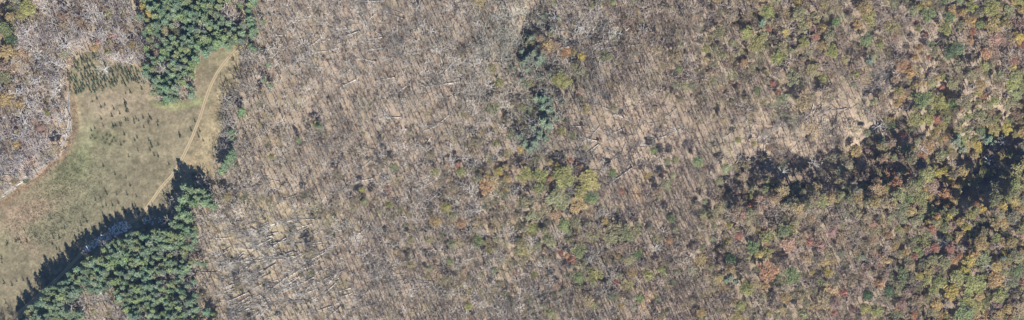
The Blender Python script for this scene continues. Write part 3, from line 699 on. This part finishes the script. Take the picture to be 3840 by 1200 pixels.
CN = {'g': 'green', 'Y': 'yellow-green', 'y': 'bright yellow', 'O': 'golden', 'o': 'orange', 'r': 'red', 'p': 'dusty pink', 'b': 'rusty brown', 'k': 'olive', 'd': 'dark green', 't': 'blue-green', 'P': 'green', 'w': 'bare grey'}
def relation(e, pool):
    """the most telling neighbour: a leafy tree of a named colour within 22 m"""
    best = None
    for o in pool:
        if o is e: continue
        dx, dy = o['px'] - e['px'], o['py'] - e['py']; d = math.hypot(dx, dy)
        if d < 85 and (best is None or d < best[0]) and o['L'] != e['L']: best = (d, dx, dy, o)
    if not best: return ''
    _, dx, dy, o = best
    w = ('below' if dy < 0 else 'above') if abs(dy) > abs(dx) * .7 else 'beside'
    return '%s a %s tree ' % (w, CN[o['L']] if o['kind'] != 'pine_tree' else 'green pine')
bykind = {}
for t in trees: bykind.setdefault(t['kind'], []).append(t)
for k in bykind: bykind[k].sort(key=lambda t: (-(t['size'] * (1.2 if t['hand'] else 1)) if -5 < t['px'] < 3845 and -5 < t['py'] < 1205 else 9))
solo = {k: v[:300] for k, v in bykind.items()}; rest = {k: v[300:] for k, v in bykind.items()}
leafy_pool = [t for t in solo['broadleaf_tree']] + [t for t in solo['pine_tree'] if t['hand']]
SZ = lambda q: 'huge' if q > 8.6 else 'broad' if q > 7 else 'medium' if q > 4.6 else 'small'
def look_for(t):
    if t['kind'] == 'broadleaf_tree':
        return '%s %s%s broadleaf tree' % (SZ(t['size']), 'thin ' if t['pr'][0] == 'THIN' else '', CN[t['L']])
    if t['kind'] == 'pine_tree':
        return '%s green pine' % ('broad' if t['size'] > 3.8 else 'slim' if t['size'] < 2.9 else 'full')
    tone = sum(t['col']) / 3
    return '%s leafless tree' % ('whitish' if tone > .5 else 'pale grey' if tone > .4 else 'grey' if tone > .33 else 'dark grey-brown')
ORD = ['topmost', 'second from the top', 'third from the top', 'fourth from the top', 'fifth from the top', 'sixth from the top', 'seventh from the top', 'eighth from the top',
       'ninth from the top', 'tenth from the top', 'eleventh from the top', 'twelfth from the top']
def single_out(items):
    """items: dicts with base, rel, px, py; sets lab: base alone, else base + neighbour, else base + part of the place + order from the top"""
    def sets(key):
        d = {}
        for t in items:
            if 'lab' not in t: d.setdefault(key(t), []).append(t)
        return d
    for t in items: t.pop('lab', None)
    for k, v in sets(lambda t: t['base']).items():
        if len(v) == 1: v[0]['lab'] = k
    for k, v in sets(lambda t: t['base'] + t['rel']).items():
        if len(v) == 1 and v[0]['rel']: v[0]['lab'] = v[0]['base'] + ' ' + v[0]['rel']
    for k, v in sets(lambda t: t['base']).items():
        if len(v) <= 12: parts = {'': v}
        else:
            xs = sorted(t['px'] for t in v); ys = sorted(t['py'] for t in v); n = len(v); parts = {}
            for t in v:
                a = 0 if t['px'] < xs[n // 3] else 2 if t['px'] >= xs[2 * n // 3] else 1
                b = 0 if t['py'] < ys[n // 3] else 2 if t['py'] >= ys[2 * n // 3] else 1
                nm = [['north-west', 'north', 'north-east'], ['west', 'middle', 'east'], ['south-west', 'south', 'south-east']][b][a] if n > 30 else ['west', 'middle', 'east'][a]
                parts.setdefault(nm + ' part, ', []).append(t)
        for nm, w in parts.items():
            for q, t in enumerate(sorted(w, key=lambda t: t['py'])):
                t['lab'] = '%s, %s%s' % (t['base'], nm, ORD[min(q, 11)] + ('' if q < 12 else ' or lower'))
    for t in items: t['lab'] = ' '.join(t['lab'].split()[:16])
GRP = {'broadleaf_tree': 'autumn broadleaf trees of the wood', 'pine_tree': 'green pines', 'bare_tree': 'leafless trees of the wood'}
CAT = {'broadleaf_tree': 'tree', 'pine_tree': 'pine tree', 'bare_tree': 'tree'}
MATC = {'broadleaf_tree': M_LEAF, 'pine_tree': M_NEEDLE, 'bare_tree': M_BARK}
for kind, lst in solo.items():
    for t in lst:
        t['base'] = look_for(t) + ' ' + place(t['px'], t['py']); t['rel'] = relation(t, leafy_pool).strip()
    single_out(lst)
    for t in lst:
        tr_, cr_ = PROTOS[t['pr'][0]][t['pr'][1]]
        o = new_thing(kind, (t['X'], t['Y'], t['Z']), t['rot'], (t['rs'], t['rs'], t['hs']), ' '.join(t['lab'].split()[:16]), CAT[kind], GRP[kind])
        child('trunk', proto_mesh(t['pr'], 'trunk', tr_, M_BARK), o, t['bark'])
        child('crown', proto_mesh(t['pr'], 'crown', cr_, MATC[kind]), o, t['col'])
for kind, nm, lab, cat in (('broadleaf_tree', 'autumn_woodland', 'thinning autumn trees filling the wood between the larger crowns', 'woodland'),
                           ('pine_tree', 'pine_woodland', 'smaller green pines filling the pine stand and grove', 'woodland'),
                           ('bare_tree', 'bare_woodland', 'thousands of leafless grey trees covering the slopes', 'woodland')):
    mg = Merge()
    for t in rest[kind]:
        tr_, cr_ = PROTOS[t['pr'][0]][t['pr'][1]]
        mg.add(tr_, t['X'], t['Y'], t['Z'], t['rs'], t['hs'], t['rot'], t['bark'], 0)
        mg.add(cr_, t['X'], t['Y'], t['Z'], t['rs'], t['hs'], t['rot'], t['col'], 1)
    if mg.n: mg.build(nm, [M_BARK, MATC[kind]], lab, cat)

# saplings
def sap_label(x, y, s, w):
    if w == 'plantation':
        a = 'upper rows' if y < 250 else 'lower rows' if y > 310 else 'middle rows'
        b = 'beside the stream edge' if x < 330 else 'under the big white tree' if x < 430 else 'towards the pine grove'
        return '%s conifer sapling, plantation %s %s' % ('tall' if s > 1.2 else 'short', a, b)
    sz = 'largest' if s > 2 else 'sturdy' if s > 1.2 else 'tiny'
    d = float(seg_dist(TRACK, np.float64(x), np.float64(y))[0])
    if x > 640 and y < 420: p = 'on the grass between the track and the hedge'
    elif d < 40: p = 'close beside the dirt track'
    elif x > 700: p = 'near the hedge side past the track'
    elif y < 440 and x < 420: p = 'just below the plantation'
    elif y < 440: p = 'below the plantation near the pine grove'
    elif y < 540 and x < 480: p = 'around the dark shrubby patch in the field'
    elif y < 540: p = 'in the upper middle of the field'
    elif y < 660: p = 'alone in the middle of the field'
    elif y < 800: p = 'in the lower middle of the field'
    elif x > 200: p = 'above the shade of the pine stand'
    elif y < 960: p = 'in the green rank grass by the picture edge'
    else: p = 'in the bottom corner of the field'
    return '%s conifer sapling standing %s' % (sz, p)
sapi = [dict(base=sap_label(x, y, s, w), rel='', px=x, py=y) for x, y, s, w in saps]; single_out(sapi)
for (x, y, s, w), sd in zip(saps, sapi):
    X, Y = W(x, y); i = R.randint(4); hs = s * R.uniform(.85, 1.1); rs = s * R.uniform(.75, 1.0)
    if w == 'field' and s == 1: hs = R.uniform(.9, 1.35); rs = hs * .8
    o = new_thing('conifer_sapling', (X, Y, float(zat(X, Y))), R.uniform(0, 6.28), (rs, rs, hs), sd['lab'], 'sapling', 'young conifers planted in the field')
    child('trunk', proto_mesh(('SAP', i), 'trunk', SAP[i][0], M_BARK), o, (.16, .12, .09))
    child('crown', proto_mesh(('SAP', i), 'crown', SAP[i][1], M_NEEDLE), o, vary((.075, .125, .07) if w == 'plantation' else (.045, .085, .045), .2))

# fallen trees
n_solo = 0; mgf = Merge(); fd = []
for (x0, y0, x1, y1, tag_) in sorted(fallen, key=lambda f: (f[4] is False)):
    X0, Y0 = W(x0, y0); X1, Y1 = W(x1, y1); L_ = math.hypot(X1 - X0, Y1 - Y0); i = R.randint(6)
    base = 14 + i; s = max(L_, 9) / base; a = math.atan2(Y1 - Y0, X1 - X0); Z0 = float(zat(X0, Y0)); Z1 = float(zat(X0 + cos(a) * L_, Y0 + sin(a) * L_))
    if inside(FIELD, x0, y0) and tag_ != 'stream': continue
    tr_, cr_, ro_ = FALL[i]; pale = tag_ == 'stream'
    c = np.array((.60, .56, .50)) * R.uniform(.6, 1.25) if (pale or x0 < 1750) else np.array((.54, .50, .45)) * R.uniform(.6, 1.2)
    sc_ = (s, max(s, .75) * R.uniform(.8, 1.1), max(s, .75)); tilt = -math.atan2(Z1 - Z0, max(L_, 1))
    if n_solo < 300:
        n_solo += 1
        ang = math.degrees(a) % 180
        dr = 'crosswise' if ang < 25 or ang > 155 else 'upright on the picture' if 65 < ang < 115 else 'slantwise'
        dr = {'upright on the picture': 'lengthwise'}.get(dr, dr)
        o = new_thing('fallen_tree', (X0, Y0, Z0), (0, tilt, a), sc_, '-', 'fallen tree', 'trees blown down in the wood')
        fd.append(dict(o=o, rel='', px=x0, py=y0, base='%s %s fallen trunk lying %s %s' % ('long' if L_ > 15 else 'short' if L_ < 10.5 else 'middling', 'whitish' if c[0] > .55 else 'grey', dr, 'beside the stream' if pale else place(x0, y0))))
        child('trunk', proto_mesh(('FALL', i), 'trunk', tr_, M_BARK), o, c)
        child('crown', proto_mesh(('FALL', i), 'crown', cr_, M_BARK), o, c * .9)
        if ro_: child('root_plate', proto_mesh(('FALL', i), 'root_plate', ro_, M_SOIL), o, (1, 1, 1))
    else:
        mgf.add(tr_, X0, Y0, Z0, s, max(s, .75), a, c, 0); mgf.add(cr_, X0, Y0, Z0, s, max(s, .75), a, c * .9, 0)
single_out(fd)
for d_ in fd: d_['o']['label'] = d_['lab']
if mgf.n: mgf.build('windthrow_debris', [M_BARK], 'more pale broken trunks scattered over the storm-damaged slopes', 'windthrow')

# shrubs along the hedge side and in the field patches
SHL = "865 352 1.6,872 362 1.8,882 372 1.5,858 372 1.4,895 385 1.6,890 372 1.3,868 385 1.2,898 400 1.2,905 205 1.3,902 225 1.4,900 245 1.3,905 268 1.4,908 288 1.2,912 310 1.2,782 672 1.7,795 682 1.6,806 690 1.3,770 668 1.2,385 515 1.0,398 505 1.1,412 508 1.1,425 515 1.0,400 522 1.0,418 530 1.1,432 528 .9,392 535 1.0,410 540 1.0,345 508 .9,355 518 .9,338 518 .8,463 530 1.0,600 385 1.6,618 382 1.7,632 380 1.5,685 370 1.6,700 366 1.6,710 362 1.4,675 376 1.3"
shd = []
for e in SHL.split(','):
    x, y, s = [float(a) for a in e.split()]; X, Y = W(x, y); i = R.randint(3)
    dark = 340 < x < 470
    o = new_thing('shrub', (X, Y, float(zat(X, Y))), R.uniform(0, 6.28), (s, s, s * .9),
                  'low dark shrub in the round brushy patch in the field' if dark else 'dark leafless shrub at the foot of the pine grove' if x < 720 else 'leafless shrub by the pine clump beyond the track' if y > 600 else 'dark bare shrub at the bulge of the hedge' if y > 340 else 'tangled bare shrub in the narrow hedge by the head of the field', 'shrub', 'bushes at the edges of the field')
    shd.append(dict(o=o, rel='', px=x, py=y, base=o['label']))
    child('crown', proto_mesh(('SHR', i), 'crown', SHR[i], M_BARK), o, (.13, .13, .08) if dark else vary((.17, .14, .12), .2))

single_out(shd)
for d_ in shd: d_['o']['label'] = d_['lab']
# ------------------------------------------------------------------ uncountable cover
# forest floor sticks and brush
n = 26000; x = R.uniform(0, 3840, n); y = R.uniform(0, 1200, n)
k = ~inside(FIELD, x, y) & (R.rand(n) < np.interp(grid_val(DENS, x, y), [3, 9], [1, .45])); x = x[k]; y = y[k]; n = len(x)
X, Y = W(x, y); st = Geo()
a = R.normal(radians(20), .9, n); l = R.uniform(1.2, 4.5, n)
P = np.stack([X, Y, zat(X, Y) + .12], 1); D = np.stack([cos_(a) * l, sin_(a) * l, R.uniform(.0, .35, n)], 1)
slivers(st, P, D, R.uniform(.10, .24, n), np.array((.47, .42, .36)) * rc(n, .5, 1.35))
v, t, c = st.get(); o = bpy.data.objects.new('fallen_branches', mesh_of('fallen_branches', v, t, c, [M_BARK])); COL.objects.link(o); o['kind'] = 'stuff'; o['label'] = 'broken grey branches littering the forest floor'; o['category'] = 'brush'
br = Merge()
for i in range(5200):
    x, y = R.uniform(0, 3840), R.uniform(0, 1200)
    if inside(FIELD, x, y) or inside(STAND, x, y) or seg_dist(STREAM, x, y)[0] < 8: continue
    if R.rand() < .35 * (x > 2500): continue
    X, Y = W(x, y); q = R.uniform(.4, 1.1)
    cc = np.array([(.24, .20, .16), (.32, .27, .23), (.20, .20, .11), (.36, .32, .28)][R.randint(4)]) * R.uniform(.8, 1.2)
    if 600 < x < 1320 and y > 740 and R.rand() < .35: cc = np.array((.11, .155, .075)) * R.uniform(.7, 1.4); q *= 1.5
    br.add(SHR[i % 3], X, Y, float(zat(X, Y)), q, q * 1.1, R.uniform(0, 6.28), cc, 0)
br.build('undergrowth', [M_BARK], 'low leafless brush covering the floor of the wood', 'undergrowth')
# grass tufts over the field
n = 42000; x = R.uniform(0, 930, n); y = R.uniform(180, 1200, n)
rank = np.clip(blob(x, y, 240, 690, 170, 160, -35) + blob(x, y, 120, 860, 160, 80), 0, 1)
k = inside(FIELD, x, y) & (R.rand(n) < .30 + .7 * rank) & (seg_dist(TRACK, x, y)[0] > 8); x = x[k]; y = y[k]; rank = rank[k]; n = len(x)
gt = Geo(); X, Y = W(x, y)
for j in range(3):
    P = np.stack([X + R.normal(size=n) * .25, Y + R.normal(size=n) * .25, zat(X, Y) + .05], 1)
    D = R.normal(size=(n, 3)) * .5; D[:, 2] = np.abs(D[:, 2]) * .35 + .2; D *= (.45 + .75 * rank)[:, None]
    slivers(gt, P, D, .3 + .35 * rank, field_col(x, y) * rc(n, .35, 1.6))
v, t, c = gt.get(); o = bpy.data.objects.new('grass', mesh_of('grass', v, t, c, [M_GRASS])); COL.objects.link(o); o['kind'] = 'stuff'; o['label'] = 'tufts of dry rank grass growing over the field'; o['category'] = 'grass'
# rusty bracken along the stream
n = 1700; k = R.randint(0, len(STREAM) - 2, n); tt = R.rand(n)[:, None]; q = STREAM[k] * (1 - tt) + STREAM[k + 1] * tt; dd = STREAM[k + 1] - STREAM[k]
nn = np.stack([-dd[:, 1], dd[:, 0]], 1) / np.hypot(dd[:, 0], dd[:, 1])[:, None]; q = q + nn * R.normal(22, 7, n)[:, None]
X, Y = W(q[:, 0], q[:, 1]); bk = Geo(); D = R.normal(size=(n, 3)) * .55; D[:, 2] = np.abs(D[:, 2]) * .5 + .2
slivers(bk, np.stack([X, Y, zat(X, Y) + .06], 1), D, .4, np.array((.30, .18, .115)) * rc(n, .5, 1.4))
v, t, c = bk.get(); o = bpy.data.objects.new('bracken', mesh_of('bracken', v, t, c, [M_LEAF])); COL.objects.link(o); o['kind'] = 'stuff'; o['label'] = 'rust-brown bracken fringing the stream bank'; o['category'] = 'bracken'
# frost that lingers in the shade of the pine stand
FR = poly("340,905;318,925;310,950;330,948;365,925;400,905;440,885;490,862;500,845;470,830;430,838;410,850;400,870;370,885")
FR2 = poly("540,815;560,808;600,812;612,830;590,842;560,845;535,838")
fr = Geo(); n = 9000; x = R.uniform(300, 620, n); y = R.uniform(800, 960, n)
k = (inside(FR, x, y) & (noise(x, y, 4, 31) > .42)) | (inside(FR2, x, y) & (noise(x, y, 4, 31) > .62)); x = x[k]; y = y[k]; n = len(x)
X, Y = W(x, y); leaves(fr, np.stack([X, Y, zat(X, Y) + .22], 1), .85, np.array((.86, .87, .9)) * rc(n, .92, 1.02), 6)
v, t, c = fr.get(); o = bpy.data.objects.new('frost', mesh_of('frost', v, t, c, [M_FROST])); COL.objects.link(o); o['kind'] = 'stuff'; o['label'] = 'white frost lying on the shaded grass above the pine stand'; o['category'] = 'frost'
print('trees', {k: len(v) for k, v in bykind.items()}, 'saps', len(saps), 'fallen', len(fallen))


# thin blue air between the camera and the wood
bpy.ops.mesh.primitive_cube_add(size=1, location=(0, 0, (CAMH + 30 - 40) / 2))
hz = bpy.context.object; hz.name = 'haze'; hz.scale = (13400, 13400, CAMH + 30 + 40); hz['kind'] = 'stuff'
hm = bpy.data.materials.new('haze_air'); hm.use_nodes = True; hn = hm.node_tree; hn.nodes.remove(hn.nodes['Principled BSDF'])
pv = hn.nodes.new('ShaderNodeVolumePrincipled'); pv.inputs['Density'].default_value = HAZE; pv.inputs['Color'].default_value = (.22, .45, 1, 1); pv.inputs['Anisotropy'].default_value = .2
hn.links.new(pv.outputs[0], hn.nodes['Material Output'].inputs['Volume']); hz.data.materials.append(hm)
